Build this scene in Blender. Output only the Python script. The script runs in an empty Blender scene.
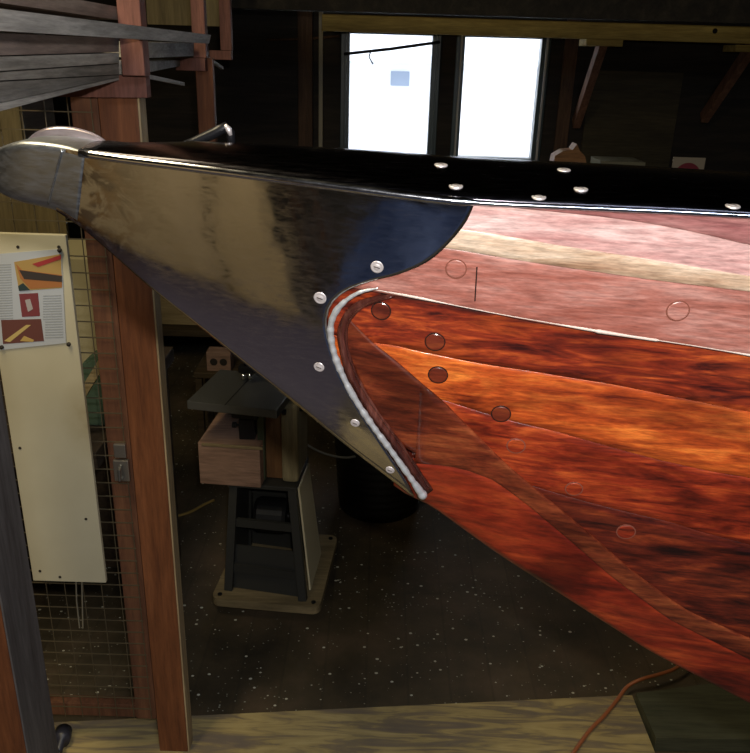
import bpy, bmesh, math, random
from mathutils import Vector, Matrix
random.seed(7)
S = bpy.context.scene
COL = S.collection
PI = math.pi

# ------------------------------------------------------------------ camera
F = 800.0
CX, CY = 375.0, 376.5
CAM = Vector((0, 0, 1.8))
n = Vector((60, 2000, -800)).normalized()          # world up in camera axes (right, up, forward)
e = (Vector((0, 0, 1)) - n.z * n).normalized()     # world +Y in camera axes
xw = Vector((e.y * n.z - e.z * n.y, e.z * n.x - e.x * n.z, e.x * n.y - e.y * n.x))
if xw.x < 0: xw = -xw
Rv = Vector((xw.x, e.x, n.x)); Uv = Vector((xw.y, e.y, n.y)); Fv = Vector((xw.z, e.z, n.z))
cd = bpy.data.cameras.new('camera'); cam = bpy.data.objects.new('camera', cd); COL.objects.link(cam)
cd.sensor_fit = 'HORIZONTAL'; cd.sensor_width = 36; cd.lens = 36 * F / 750; cd.clip_start = 0.02
M4 = Matrix((( Rv.x, Uv.x, -Fv.x, CAM.x), (Rv.y, Uv.y, -Fv.y, CAM.y), (Rv.z, Uv.z, -Fv.z, CAM.z), (0, 0, 0, 1)))
cam.matrix_world = M4
S.camera = cam

def ray(px, py):
    return (Rv * (px - CX) - Uv * (py - CY) + Fv * F)
def atY(px, py, Y):
    d = ray(px, py); return CAM + d * ((Y - CAM.y) / d.y)
def atZ(px, py, Z):
    d = ray(px, py); return CAM + d * ((Z - CAM.z) / d.z)
def atX(px, py, X):
    d = ray(px, py); return CAM + d * ((X - CAM.x) / d.x)

# ------------------------------------------------------------------ object helpers
def tag(o, label=None, cat=None, group=None, kind=None):
    if label: o['label'] = label
    if cat: o['category'] = cat
    if group: o['group'] = group
    if kind: o['kind'] = kind
    return o
def thing(name, label, cat, loc=(0, 0, 0), group=None):
    o = bpy.data.objects.new(name, None); COL.objects.link(o)
    o.location = loc; o.empty_display_size = .05
    return tag(o, label, cat, group)
def origin(o):
    v = Vector((0, 0, 0))
    while o: v += o.location; o = o.parent
    return v
def obj(name, bm, mat, parent=None, smooth=False, base=None, label=None):
    """world-coordinate bmesh -> one mesh object"""
    if parent is not None: off = origin(parent)
    elif base is not None: off = Vector(base)
    else:
        xs = [v.co for v in bm.verts]
        off = Vector(((min(c.x for c in xs) + max(c.x for c in xs)) / 2, (min(c.y for c in xs) + max(c.y for c in xs)) / 2, min(c.z for c in xs)))
    bmesh.ops.translate(bm, verts=bm.verts, vec=-off)
    me = bpy.data.meshes.new(name); bm.to_mesh(me); bm.free()
    o = bpy.data.objects.new(name, me); COL.objects.link(o)
    for m in (mat if isinstance(mat, (list, tuple)) else [mat]): me.materials.append(m)
    if smooth:
        for p in me.polygons: p.use_smooth = True
    if parent is not None: o.parent = parent
    else: o.location = off
    if label: o['label'] = label
    return o
def struct(name, bm, mat, base=(0, 0, 0)):
    o = obj(name, bm, mat, None, base=base); o['kind'] = 'structure'; return o
def NB(): return bmesh.new()
def box(bm, c, s, R=None, bev=0):
    M = Matrix.Translation(Vector(c)) @ (R.to_4x4() if R else Matrix()) @ Matrix.Diagonal((s[0], s[1], s[2], 1))
    r = bmesh.ops.create_cube(bm, size=1, matrix=M)
    if bev:
        es = list({e for v in r['verts'] for e in v.link_edges})
        bmesh.ops.bevel(bm, geom=es, offset=bev, segments=2, affect='EDGES', profile=.6)
    return bm
def bx(x0, x1, y0, y1, z0, z1, bev=0, bm=None):
    bm = bm or NB()
    return box(bm, ((x0 + x1) / 2, (y0 + y1) / 2, (z0 + z1) / 2), (abs(x1 - x0), abs(y1 - y0), abs(z1 - z0)), None, bev)
def bar(bm, a, b, w, h, up=(0, 0, 1), bev=0):
    a, b = Vector(a), Vector(b); d = b - a; z = d.normalized()
    u = Vector(up); x = u.cross(z)
    if x.length < 1e-4: x = Vector((1, 0, 0)).cross(z)
    x.normalize(); y = z.cross(x)
    R = Matrix((x, y, z)).transposed()
    return box(bm, (a + b) / 2, (w, h, d.length), R, bev)
def tube(bm, pts, r, seg=10, caps=True):
    pts = [Vector(p) for p in pts]; rings = []
    prev = None
    for i, p in enumerate(pts):
        t = (pts[min(i + 1, len(pts) - 1)] - pts[max(i - 1, 0)]).normalized()
        if prev is None:
            a = Vector((0, 0, 1)) if abs(t.z) < .9 else Vector((1, 0, 0)); x = a.cross(t).normalized()
        else: x = (prev - t * prev.dot(t)).normalized()
        prev = x; y = t.cross(x)
        rr = r[i] if isinstance(r, (list, tuple)) else r
        rings.append([bm.verts.new(p + (x * math.cos(2 * PI * k / seg) + y * math.sin(2 * PI * k / seg)) * rr) for k in range(seg)])
    for A, B in zip(rings, rings[1:]):
        for k in range(seg): bm.faces.new((A[k], A[(k + 1) % seg], B[(k + 1) % seg], B[k]))
    if caps:
        bm.faces.new(list(reversed(rings[0]))); bm.faces.new(rings[-1])
    return bm
def lathe(bm, c, axis, prof, seg=24):
    """prof: list of (distance along axis, radius)"""
    c = Vector(c); t = Vector(axis).normalized()
    a = Vector((0, 0, 1)) if abs(t.z) < .9 else Vector((1, 0, 0)); x = a.cross(t).normalized(); y = t.cross(x)
    rings = []
    for h, r in prof:
        rings.append([bm.verts.new(c + t * h + (x * math.cos(2 * PI * k / seg) + y * math.sin(2 * PI * k / seg)) * max(r, 1e-5)) for k in range(seg)])
    for A, B in zip(rings, rings[1:]):
        for k in range(seg): bm.faces.new((A[k], A[(k + 1) % seg], B[(k + 1) % seg], B[k]))
    bm.faces.new(list(reversed(rings[0]))); bm.faces.new(rings[-1])
    return bm
def prism(bm, poly, vec):
    """closed polygon (3D points) extruded by vec"""
    A = [bm.verts.new(Vector(p)) for p in poly]; B = [bm.verts.new(Vector(p) + Vector(vec)) for p in poly]
    k = len(A)
    bm.faces.new(A); bm.faces.new(list(reversed(B)))
    for i in range(k): bm.faces.new((A[i], B[i], B[(i + 1) % k], A[(i + 1) % k]))
    bmesh.ops.recalc_face_normals(bm, faces=bm.faces)
    return bm
def cr(pts, m):
    """Catmull-Rom resample of a point list, m points evenly by length"""
    P = [Vector(p) for p in pts]
    P = [2 * P[0] - P[1]] + P + [2 * P[-1] - P[-2]]
    out = []
    for i in range(1, len(P) - 2):
        for k in range(16):
            t = k / 16
            a, b, c, d = P[i - 1], P[i], P[i + 1], P[i + 2]
            out.append(.5 * ((2 * b) + (c - a) * t + (2 * a - 5 * b + 4 * c - d) * t * t + (3 * b - a - 3 * c + d) * t ** 3))
    out.append(P[-2])
    L = [0]
    for a, b in zip(out, out[1:]): L.append(L[-1] + (b - a).length)
    res = []; j = 0
    for k in range(m):
        s = L[-1] * k / (m - 1)
        while j < len(L) - 2 and L[j + 1] < s: j += 1
        f = (s - L[j]) / max(L[j + 1] - L[j], 1e-9)
        res.append(out[j].lerp(out[j + 1], min(max(f, 0), 1)))
    return res

# ------------------------------------------------------------------ materials
def newmat(name):
    m = bpy.data.materials.new(name); m.use_nodes = True
    nt = m.node_tree; b = nt.nodes['Principled BSDF']
    return m, nt, b
def plain(name, col, rough=.6, metal=0, coat=0, spec=.5):
    m, nt, b = newmat(name)
    b.inputs['Base Color'].default_value = (*col, 1); b.inputs['Roughness'].default_value = rough
    b.inputs['Metallic'].default_value = metal; b.inputs['Coat Weight'].default_value = coat
    b.inputs['Specular IOR Level'].default_value = spec
    return m
def tex(nt, scale, rot=(0, 0, 0), loc=(0, 0, 0)):
    tc = nt.nodes.new('ShaderNodeTexCoord'); mp = nt.nodes.new('ShaderNodeMapping')
    mp.inputs['Scale'].default_value = scale; mp.inputs['Rotation'].default_value = rot; mp.inputs['Location'].default_value = loc
    nt.links.new(tc.outputs['Object'], mp.inputs['Vector']); return mp.outputs['Vector']
def noise(nt, vec, scale, detail=4, rough=.6, dist=0):
    t = nt.nodes.new('ShaderNodeTexNoise'); t.inputs['Scale'].default_value = scale; t.inputs['Detail'].default_value = detail
    t.inputs['Roughness'].default_value = rough; t.inputs['Distortion'].default_value = dist
    nt.links.new(vec, t.inputs['Vector']); return t.outputs['Fac']
def ramp(nt, fac, stops):
    r = nt.nodes.new('ShaderNodeValToRGB'); el = r.color_ramp.elements
    while len(el) < len(stops): el.new(.5)
    for q, (p, c) in zip(el, stops):
        q.position = p; q.color = (*c, 1) if len(c) == 3 else c
    nt.links.new(fac, r.inputs['Fac']); return r.outputs['Color']
def mixc(nt, fac, a, b, mode='MIX'):
    m = nt.nodes.new('ShaderNodeMix'); m.data_type = 'RGBA'; m.blend_type = mode
    for s, v in ((m.inputs[0], fac), (m.inputs[6], a), (m.inputs[7], b)):
        if isinstance(v, (float, int)): s.default_value = v
        elif isinstance(v, tuple): s.default_value = (*v, 1)
        else: nt.links.new(v, s)
    return m.outputs[2]
def bump(nt, b, fac, strength, dist):
    q = nt.nodes.new('ShaderNodeBump'); q.inputs['Strength'].default_value = strength; q.inputs['Distance'].default_value = dist
    nt.links.new(fac, q.inputs['Height']); nt.links.new(q.outputs['Normal'], b.inputs['Normal'])
def wood(name, dark, mid, light, axis='x', size=1.0, rough=.6, coat=0, coatr=.1, rot=(0, 0, 0), loc=(0, 0, 0), lo=.3, hi=.72, spec=.4, fine=.55, patch=0):
    m, nt, b = newmat(name)
    k = {'x': (3, 34, 34), 'y': (34, 3, 34), 'z': (34, 34, 3)}[axis]
    v = tex(nt, tuple(q * size for q in k), rot, loc)
    f = noise(nt, v, 1.0, 5, .62, .6)
    c = ramp(nt, f, [(lo, dark), ((lo + hi) / 2, mid), (hi, light)])
    v2 = tex(nt, tuple(q * size * 5 for q in k), rot, loc)
    g = noise(nt, v2, 1.0, 3, .7)
    if patch:   # broad darker and redder figure in the timber
        h = noise(nt, tex(nt, (5, 14, 14), rot, tuple(q + 11 for q in loc)), 1.0, 3, .6, .8)
        c = mixc(nt, patch, c, ramp(nt, h, [(.36, (.30, .17, .15)), (.52, (1, .8, .8)), (.64, (1.25, 1.3, 1.2))]), 'MULTIPLY')
    c2 = mixc(nt, fine, c, ramp(nt, g, [(.3, (.45, .45, .45)), (.65, (1.15, 1.15, 1.15))]), 'MULTIPLY')
    nt.links.new(c2, b.inputs['Base Color'])
    b.inputs['Roughness'].default_value = rough; b.inputs['Coat Weight'].default_value = coat; b.inputs['Coat Roughness'].default_value = coatr
    b.inputs['Specular IOR Level'].default_value = spec
    bump(nt, b, g, .12, .002)
    return m

# boat woods: varnished mahogany
MAH = {}
def mah(k, d, m_, l, **kw):
    a = dict(axis='x', size=2.3, rough=.42, coat=.85, coatr=.14, rot=(0, .2, 0), fine=.75, patch=.8 if k in ('plank_top', 'plank_gold', 'plank_red', 'plank_low', 'stem_timber', 'batten') else 0)
    a.update(kw); MAH[k] = wood('varnished_' + k, d, m_, l, **a); return MAH[k]
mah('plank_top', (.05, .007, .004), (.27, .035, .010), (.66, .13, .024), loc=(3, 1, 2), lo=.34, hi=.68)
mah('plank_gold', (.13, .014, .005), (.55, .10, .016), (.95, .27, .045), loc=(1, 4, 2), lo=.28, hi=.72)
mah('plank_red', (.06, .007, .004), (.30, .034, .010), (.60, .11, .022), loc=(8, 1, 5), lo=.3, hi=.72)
mah('plank_low', (.018, .004, .003), (.14, .020, .008), (.34, .06, .015), loc=(5, 7, 1), lo=.34, hi=.75)  # colour darkened for the flash falloff low on the hull
mah('stem_timber', (.07, .009, .004), (.26, .026, .008), (.46, .07, .016), loc=(2, 9, 4), rot=(0, .65, 0), size=1.1, lo=.28, hi=.74)  # colour lowered for the flash falloff towards the lower right
mah('batten', (.07, .013, .006), (.19, .036, .012), (.34, .085, .026), loc=(4, 2, 7), rot=(0, .75, 0), lo=.3, hi=.7)
mah('strake_glare', (.56, .27, .25), (.74, .44, .41), (.90, .66, .62), loc=(6, 2, 9), lo=.3, hi=.72, coatr=.22, rough=.5)  # pink base lightened to carry the glare on the varnish
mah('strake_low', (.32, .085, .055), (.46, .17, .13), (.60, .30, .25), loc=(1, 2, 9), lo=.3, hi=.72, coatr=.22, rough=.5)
mah('pale_strip', (.36, .19, .11), (.64, .44, .30), (.86, .68, .52), loc=(1, 8, 9), lo=.3, hi=.7, coatr=.25, rough=.5, size=2.4)
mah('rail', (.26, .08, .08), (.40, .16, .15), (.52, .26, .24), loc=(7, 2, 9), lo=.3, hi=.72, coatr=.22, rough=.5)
MAH['plug'] = wood('varnished_plug', (.06, .010, .005), (.17, .026, .010), (.28, .055, .015), 'x', 2, .4, .8, .12)
MAH['plug_ring'] = plain('plug_glue_ring', (.02, .006, .004), .5)

# polished steel of the stem plate
def steel(name, col, rough, wav=.25, tarnish=False, rvar=.12):
    m, nt, b = newmat(name)
    v = tex(nt, (1, 1, 1)); f = noise(nt, v, 9, 3, .5)
    s = noise(nt, tex(nt, (6, 40, 40), (0, .4, 0)), 6, 6, .75)
    b.inputs['Metallic'].default_value = 1
    r = nt.nodes.new('ShaderNodeMapRange'); r.inputs[1].default_value = .35; r.inputs[2].default_value = .75
    r.inputs[3].default_value = rough; r.inputs[4].default_value = rough + rvar
    nt.links.new(s, r.inputs[0]); nt.links.new(r.outputs[0], b.inputs['Roughness'])
    base = mixc(nt, .4, col, ramp(nt, s, [(.3, tuple(c * .6 for c in col)), (.7, tuple(min(c * 1.1, 1) for c in col))]))
    if tarnish:
        # heat tint of the weld near the nose: brown and straw patches, position given in the boat's own axes
        tc = nt.nodes.new('ShaderNodeTexCoord'); sp = nt.nodes.new('ShaderNodeSeparateXYZ'); nt.links.new(tc.outputs['Object'], sp.inputs[0])
        mr = nt.nodes.new('ShaderNodeMapRange'); mr.inputs[1].default_value = .19; mr.inputs[2].default_value = .10
        nt.links.new(sp.outputs['X'], mr.inputs[0])
        sm = nt.nodes.new('ShaderNodeMath'); sm.operation = 'MULTIPLY'; nt.links.new(mr.outputs[0], sm.inputs[0])
        fn = noise(nt, tex(nt, (1, 1, 1)), 38, 3, .6, 1.0)
        nt.links.new(ramp(nt, fn, [(.40, (0, 0, 0)), (.52, (1, 1, 1))]), sm.inputs[1])
        st = ramp(nt, noise(nt, tex(nt, (1, 1, 1), loc=(3, 3, 3)), 30, 2), [(.35, (.05, .02, .02)), (.5, (.32, .2, .09)), (.65, (.2, .17, .2))])
        base = mixc(nt, sm.outputs[0], base, st)
    nt.links.new(base, b.inputs['Base Color'])
    bump(nt, b, f, wav, .004)
    return m
M_plate = steel('polished_stem_plate', (.68, .68, .71), .045, .30, True, rvar=.16)
M_deck = steel('dark_glossy_deck_metal', (.045, .042, .05), .12, .4, rvar=.2)
M_nose = steel('brushed_nose_casting', (.42, .44, .47), .34, .5, rvar=.18)
M_bead = steel('weld_bead_metal', (.95, .97, 1.0), .30, 1.0); M_bead.node_tree.nodes['Principled BSDF'].inputs['Metallic'].default_value = .65
M_rim = steel('bright_rim', (.70, .72, .80), .12, .2)
M_screw = steel('screw_steel', (.95, .86, .86), .32, .3); M_screw.node_tree.nodes['Principled BSDF'].inputs['Metallic'].default_value = .6
M_epoxy = wood('dark_bedding_compound', (.02, .008, .007), (.07, .018, .012), (.20, .07, .05), 'z', 1.2, .2, .8)

# ------------------------------------------------------------------ THE BOAT
Y0 = 0.86
B_KN = [(-.40, .022), (-.33, .027), (-.28, .036), (-.2, .055), (-.1, .075), (0, .092), (.1, .105), (.33, .124), (.6, .155), (1.0, .20), (1.8, .27)]
def interp(K, x):
    if x <= K[0][0]: return K[0][1]
    for (a, va), (b, vb) in zip(K, K[1:]):
        if x <= b:
            t = (x - a) / (b - a); return va + (vb - va) * t
    return K[-1][1]
def smooth_k(K, rad=.04):
    xs = [K[0][0] + (K[-1][0] - K[0][0]) * i / 240 for i in range(241)]
    return [(x, sum(interp(K, x + rad * j / 4) for j in range(-4, 5)) / 9) for x in xs]
BK = smooth_k(B_KN)
def bw(x): return interp(BK, x)
SH_PX = [(60, 147), (97, 154), (170, 163), (250, 173), (350, 186), (450, 199), (520, 203), (600, 206.5), (680, 210), (750, 214)]
ZS = []
for px, py in SH_PX:
    b = .1
    for _ in range(30):
        p = atY(px, py, Y0 - b); b = bw(p.x)
    ZS.append((p.x, p.z))
sl = (ZS[-1][1] - ZS[-4][1]) / (ZS[-1][0] - ZS[-4][0])
ZS = [(-.5, ZS[0][1] + .004)] + ZS + [(1.9, ZS[-1][1] + sl * .35 * (1.9 - ZS[-1][0]))]
ZS = smooth_k(ZS, .03)
ST_PX = [(20, 196), (42, 206), (62, 214), (80, 226), (105, 247), (155, 291), (205, 331), (250, 368), (300, 408), (350, 449), (405, 493), (430, 503), (450, 518), (500, 554), (550, 586), (600, 618), (650, 650), (700, 676), (750, 702)]
ZK = [(p.x, p.z) for p in (atY(a, b, Y0 - .010) for a, b in ST_PX)]
ZK = [(-.5, ZK[0][1] + .03)] + ZK + [(.75, .86), (1.0, .77), (1.9, .66)]
ZK = smooth_k(ZK, .012)
def zs(x): return interp(ZS, x)
def zk(x): return interp(ZK, x)
EH = .010
def half(x, z):
    a, b = zk(x), zs(x); s = (z - a) / max(b - a, 1e-4); s = min(max(s, 0), 1)
    return EH + (max(bw(x), EH) - EH) * s ** .82
def hit(px, py, off=0):
    """where the sight line of a pixel meets the near side of the hull (proud by off)"""
    d = ray(px, py); Y = Y0 - .06
    for _ in range(40):
        p = CAM + d * (Y / d.y); Y += .7 * ((Y0 - half(p.x, p.z) - off) - Y)
    return CAM + d * (Y / d.y)
def surf(x, z, off=0): return Vector((x, Y0 - half(x, z) - off, z))
def nrm(x, z):
    h = .004
    dx = (half(x + h, z) - half(x - h, z)) / (2 * h); dz = (half(x, z + h) - half(x, z - h)) / (2 * h)
    return Vector((-dx, -1, -dz)).normalized()

boat = thing('boat', 'varnished mahogany boat bow with polished steel stem plate, pointing left across the workshop', 'boat', (-.42, Y0, .66))
def mirror_y(p): return Vector((p.x, 2 * Y0 - p.y, p.z))

# inner hull shell, both sides, closed
bm = NB(); NX, NZ = 90, 20; rows = []
for i in range(NX + 1):
    x = -.30 + 2.05 * i / NX; a, b = zk(x) + .004, zs(x) - .004
    near = [bm.verts.new(Vector((x, Y0 - max(half(x, a + (b - a) * j / NZ) - .009, .004), a + (b - a) * j / NZ))) for j in range(NZ + 1)]
    far = [bm.verts.new(Vector((x, Y0 + max(half(x, a + (b - a) * j / NZ) - (0 if x > .3 else .003), .004), a + (b - a) * j / NZ))) for j in range(NZ, -1, -1)]
    rows.append(near + far)
for A, B in zip(rows, rows[1:]):
    for k in range(len(A)): bm.faces.new((A[k], A[(k + 1) % len(A)], B[(k + 1) % len(A)], B[k]))
bm.faces.new(rows[0]); bm.faces.new(list(reversed(rows[-1])))
bmesh.ops.recalc_face_normals(bm, faces=bm.faces)
obj('hull', bm, MAH['plank_low'], boat, True)

# seam lines as (x, fraction of side height)
def seam(pxs, end=None):
    K = []
    for a, b in pxs:
        p = hit(a, b); K.append((p.x, (p.z - zk(p.x)) / (zs(p.x) - zk(p.x))))
    s = K[-1][1]; K.append((K[-1][0] + .4, end if end is not None else s)); K.append((1.74, end if end is not None else s))
    return smooth_k(K, .008)
L_top = [(-.5, 1.0), (1.8, 1.0)]
L_s0 = seam([(480, 202.5), (530, 207), (600, 214), (650, 221), (700, 231), (750, 243)])
L_s1 = seam([(440, 224), (475, 228), (560, 243), (650, 257), (750, 274)])      # top of pale strip
L_s2 = seam([(420, 242), (458, 247), (540, 261), (650, 277), (750, 289)])      # bottom of pale strip
L_1 = seam([(325, 281), (362, 287), (415, 296), (500, 313), (610, 332), (690, 344), (750, 354)])
L_2 = seam([(330, 335), (400, 346), (450, 358), (530, 371), (610, 384), (690, 400), (750, 412)])
L_3 = seam([(360, 378), (430, 397), (550, 430), (650, 458), (750, 478)])
L_4 = seam([(430, 455), (520, 482), (590, 503), (670, 522), (750, 545)])
L_du = seam([(322, 292), (356, 326), (385, 352), (423, 384), (462, 420), (502, 460), (535, 488), (570, 517), (630, 569), (690, 612), (750, 638)], .14)
L_dl = seam([(400, 458), (430, 463), (460, 466), (492, 477), (520, 497), (550, 522), (610, 574), (670, 618), (750, 658)], .09)
L_bot = [(-.5, 0.0), (1.8, 0.0)]
def strip(name, lo, hi, x0, x1, off, mat, nx=110, nz=10, gap=.0002, edge=.0005, thick=.008, parent=boat, tilt=0):
    """one strake between two seam lines, rounded edges, real thickness"""
    bm = NB(); cols = []
    for i in range(nx + 1):
        x = x0 + (x1 - x0) * i / nx; a, b = zk(x), zs(x); H = b - a
        z0 = a + H * interp(lo, x) + gap; z1 = a + H * interp(hi, x) - gap
        if z1 < z0 + .001: z1 = z0 + .001
        c = []
        def pt(z, o): c.append(bm.verts.new(surf(x, z) + nrm(x, z) * o))
        pt(z0, off - thick); pt(z0, off - edge)
        for j in range(nz + 1):
            z = z0 + edge + (z1 - z0 - 2 * edge) * j / nz
            pt(z, off + tilt * (1 - j / nz))
        pt(z1, off - edge); pt(z1, off - thick)
        cols.append(c)
    for A, B in zip(cols, cols[1:]):
        for k in range(len(A) - 1): bm.faces.new((A[k], B[k], B[k + 1], A[k + 1]))
    bm.faces.new(cols[0]); bm.faces.new(list(reversed(cols[-1])))
    bmesh.ops.recalc_face_normals(bm, faces=bm.faces)
    return obj(name, bm, mat, parent, True)
xl = hit(328, 300).x
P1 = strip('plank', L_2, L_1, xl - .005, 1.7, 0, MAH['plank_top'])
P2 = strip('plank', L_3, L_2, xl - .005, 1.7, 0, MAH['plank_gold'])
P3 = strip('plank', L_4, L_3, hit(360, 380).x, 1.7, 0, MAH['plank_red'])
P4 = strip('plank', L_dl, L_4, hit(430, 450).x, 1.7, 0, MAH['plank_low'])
BT = strip('stem_batten', L_dl, L_du, hit(416, 450).x, 1.7, .0035, MAH['batten'], gap=0)
# wedge of the stem batten that runs up under the steel, left of the first strip
def dl_left(x): return 0
strake = strip('sheer_strake', L_s2, L_top, hit(400, 240).x, 1.7, .006, MAH['strake_glare'], gap=.0003, nz=12)
railp = strip('rail_plank', L_s0, L_top, hit(505, 206).x, 1.7, .0072, MAH['rail'], gap=0, nz=4, thick=.004)
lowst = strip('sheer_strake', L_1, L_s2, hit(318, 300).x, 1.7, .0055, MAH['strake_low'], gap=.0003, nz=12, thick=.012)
pale = strip('inlay_strip', L_s2, L_s1, hit(400, 240).x, 1.7, .0068, MAH['pale_strip'], gap=0, nz=3, thick=.004, label='pale wood inlay strip') if False else None
pale = strip('inlay_strip', L_s2, L_s1, hit(410, 240).x, 1.7, .0068, MAH['pale_strip'], gap=0, nz=3, thick=.004)
pale['label'] = 'pale straight-grained inlay strip'
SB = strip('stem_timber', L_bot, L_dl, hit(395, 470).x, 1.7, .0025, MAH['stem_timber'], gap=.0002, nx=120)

# fill piece of the batten between steel cut-out and lower line (the triangle at the left)
def coons(bot, top, left, right, nu, nv, mapf, bm, both=False):
    """grid whose four borders are pixel curves; bot/top run left to right, left/right run bottom to top"""
    Bc = cr([(a, b, 0) for a, b in bot], nu + 1); Tc = cr([(a, b, 0) for a, b in top], nu + 1)
    Lc = cr([(a, b, 0) for a, b in left], nv + 1); Rc = cr([(a, b, 0) for a, b in right], nv + 1)
    G = []
    for i in range(nu + 1):
        u = i / nu; col = []
        for j in range(nv + 1):
            v = j / nv
            p = Bc[i] * (1 - v) + Tc[i] * v + Lc[j] * (1 - u) + Rc[j] * u - (Bc[0] * (1 - u) * (1 - v) + Bc[nu] * u * (1 - v) + Tc[0] * (1 - u) * v + Tc[nu] * u * v)
            col.append(mapf(p.x, p.y))
        G.append(col)
    V = [[bm.verts.new(p) for p in c] for c in G]
    for i in range(nu):
        for j in range(nv): bm.faces.new((V[i][j], V[i + 1][j], V[i + 1][j + 1], V[i][j + 1]))
    return G, V
def slab(name, bot, top, left, right, nu, nv, off, thick, mat, parent):
    bm = NB()
    G, V = coons(bot, top, left, right, nu, nv, lambda a, b: hit(a, b, off), bm)
    # side skirts running into the hull
    ring = [V[i][0] for i in range(nu + 1)] + [V[nu][j] for j in range(1, nv + 1)] + [V[i][nv] for i in range(nu - 1, -1, -1)] + [V[0][j] for j in range(nv - 1, 0, -1)]
    inner = [bm.verts.new(v.co + Vector((0, thick, 0))) for v in ring]
    k = len(ring)
    for i in range(k):
        try: bm.faces.new((ring[i], inner[i], inner[(i + 1) % k], ring[(i + 1) % k]))
        except ValueError: pass
    bmesh.ops.remove_doubles(bm, verts=bm.verts, dist=.00005)
    bmesh.ops.recalc_face_normals(bm, faces=bm.faces)
    o = obj(name, bm, mat, parent, True)
    return o
slab('stem_batten', [(345, 345), (365, 390), (395, 440), (440, 464)], [(345, 315), (372, 342), (398, 363), (438, 398)],
     [(345, 345), (345, 315)], [(440, 464), (439, 430), (438, 398)], 24, 12, .0034, .0025, MAH['batten'], boat)

bm = NB(); q = cr([(a, b, 0) for a, b in [(372, 289), (415, 297), (500, 314), (610, 333), (690, 345), (750, 355), (800, 363)]], 120)
tube(bm, [hit(a.x, a.y, .0052) for a in q], [.0007 + .0009 * max(0, math.sin(i * .13)) ** 2 + (.0009 if 62 < i < 80 else 0) for i in range(120)], 6)
obj('chipped_edge_glint', bm, plain('pale_edge_glint', (.75, .60, .52), .35), boat, True)  # pale tube standing for the chipped strake edge catching light
# screw plugs in the planks
M_faint = plain('faint_glue_ring', (.22, .07, .045), .5)
def plug(px, py, parent, r=.0098, off=.0006, ringm=True, mat=None):
    p = hit(px, py, off); N = nrm(p.x, p.z)
    bm = NB(); lathe(bm, p, N, [(-.003, r), (.0002, r), (.0007, r * .92), (.0008, r * .3)], 28)
    g = obj('screw_plug', bm, mat or MAH['plug'], parent, False)
    if ringm:
        bm = NB(); lathe(bm, p, N, [(-.002, r * 1.12), (.0001, r * 1.12), (.0002, r * .9)], 28)
        obj('glue_ring', bm, M_faint if mat else MAH['plug_ring'], parent, False)
plug(435, 342, P1); plug(381, 311, P1, .0095); plug(438, 375, P2); plug(501, 414, P2)
M_plug2 = MAH['plank_red']
plug(516, 446, P3, .0095, ringm=True, mat=MAH['plank_red']); plug(574, 489, P3, .009, mat=MAH['plank_red']); plug(626, 532, P4, .010, mat=MAH['plank_red'])
plug(456, 269, lowst, .0095, .0062, True, MAH['strake_low']); plug(678, 311, lowst, .010, .0062, True, MAH['strake_low'])
# pencilled butt joint on the strake
bm = NB(); a, b = hit(477, 267, .0062), hit(475, 301, .0062); bar(bm, a, b, .0012, .0010); obj('butt_joint', bm, MAH['plug_ring'], boat)

# steel stem plate, wraps round the stem to the other side
CUT = [(414, 497), (405, 480), (384, 448), (362, 415), (342, 380), (331, 350), (326, 325), (331, 305), (346, 291), (372, 281), (402, 273), (430, 260), (452, 240), (468, 219), (475, 201)]
STEM = [(56, 211), (80, 227), (105, 248), (155, 292), (205, 332), (250, 369), (300, 409), (350, 450), (414, 499)]
bm = NB(); nu, nv = 72, 40
G, V = coons(STEM, [(66, 149), (97, 154), (170, 163), (250, 173), (350, 186), (475, 201)], [(56, 211), (60, 180), (66, 149)], CUT, nu, nv, lambda a, b: hit(a, b, .0095), bm)
V2 = [[bm.verts.new(mirror_y(p)) for p in c] for c in G]
for i in range(nu):
    for j in range(nv): bm.faces.new((V2[i][j], V2[i][j + 1], V2[i + 1][j + 1], V2[i + 1][j]))
    bm.faces.new((V[i][0], V2[i][0], V2[i + 1][0], V[i + 1][0]))
# returned edge of the cut-out
inn = [bm.verts.new(G[nu][j] + Vector((.001, .006, 0))) for j in range(nv + 1)]
for j in range(nv): bm.faces.new((V[nu][j], inn[j], inn[j + 1], V[nu][j + 1]))
bmesh.ops.recalc_face_normals(bm, faces=bm.faces)
plate = obj('stem_plate', bm, M_plate, boat, True); plate['label'] = 'polished steel stem plate'
# weld bead: lumpy bright rod round the cut-out
bp = [(424, 497), (412, 480), (392, 452), (370, 422), (351, 392), (337, 362), (331, 338), (332, 320), (341, 305), (358, 293), (378, 288)]
pts = []
for q in cr([(a, b, 0) for a, b in bp], 150): pts.append(hit(q.x, q.y, .0105))
rad = []
for i in range(150):
    r = .0033 + .0003 * math.sin(i * 1.1) + .0003 * math.sin(i * .37) + .0005 * random.random()
    if i < 14: r += .0018 * (1 - i / 14) * (.6 + .6 * abs(math.sin(i * .9)))
    if i > 120: r *= 1 - .75 * (i - 120) / 30
    rad.append(r)
bm = NB(); tube(bm, pts, rad, 10); bead = obj('weld_bead', bm, M_bead, plate, True); bead['label'] = 'lumpy bright weld bead'
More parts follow.
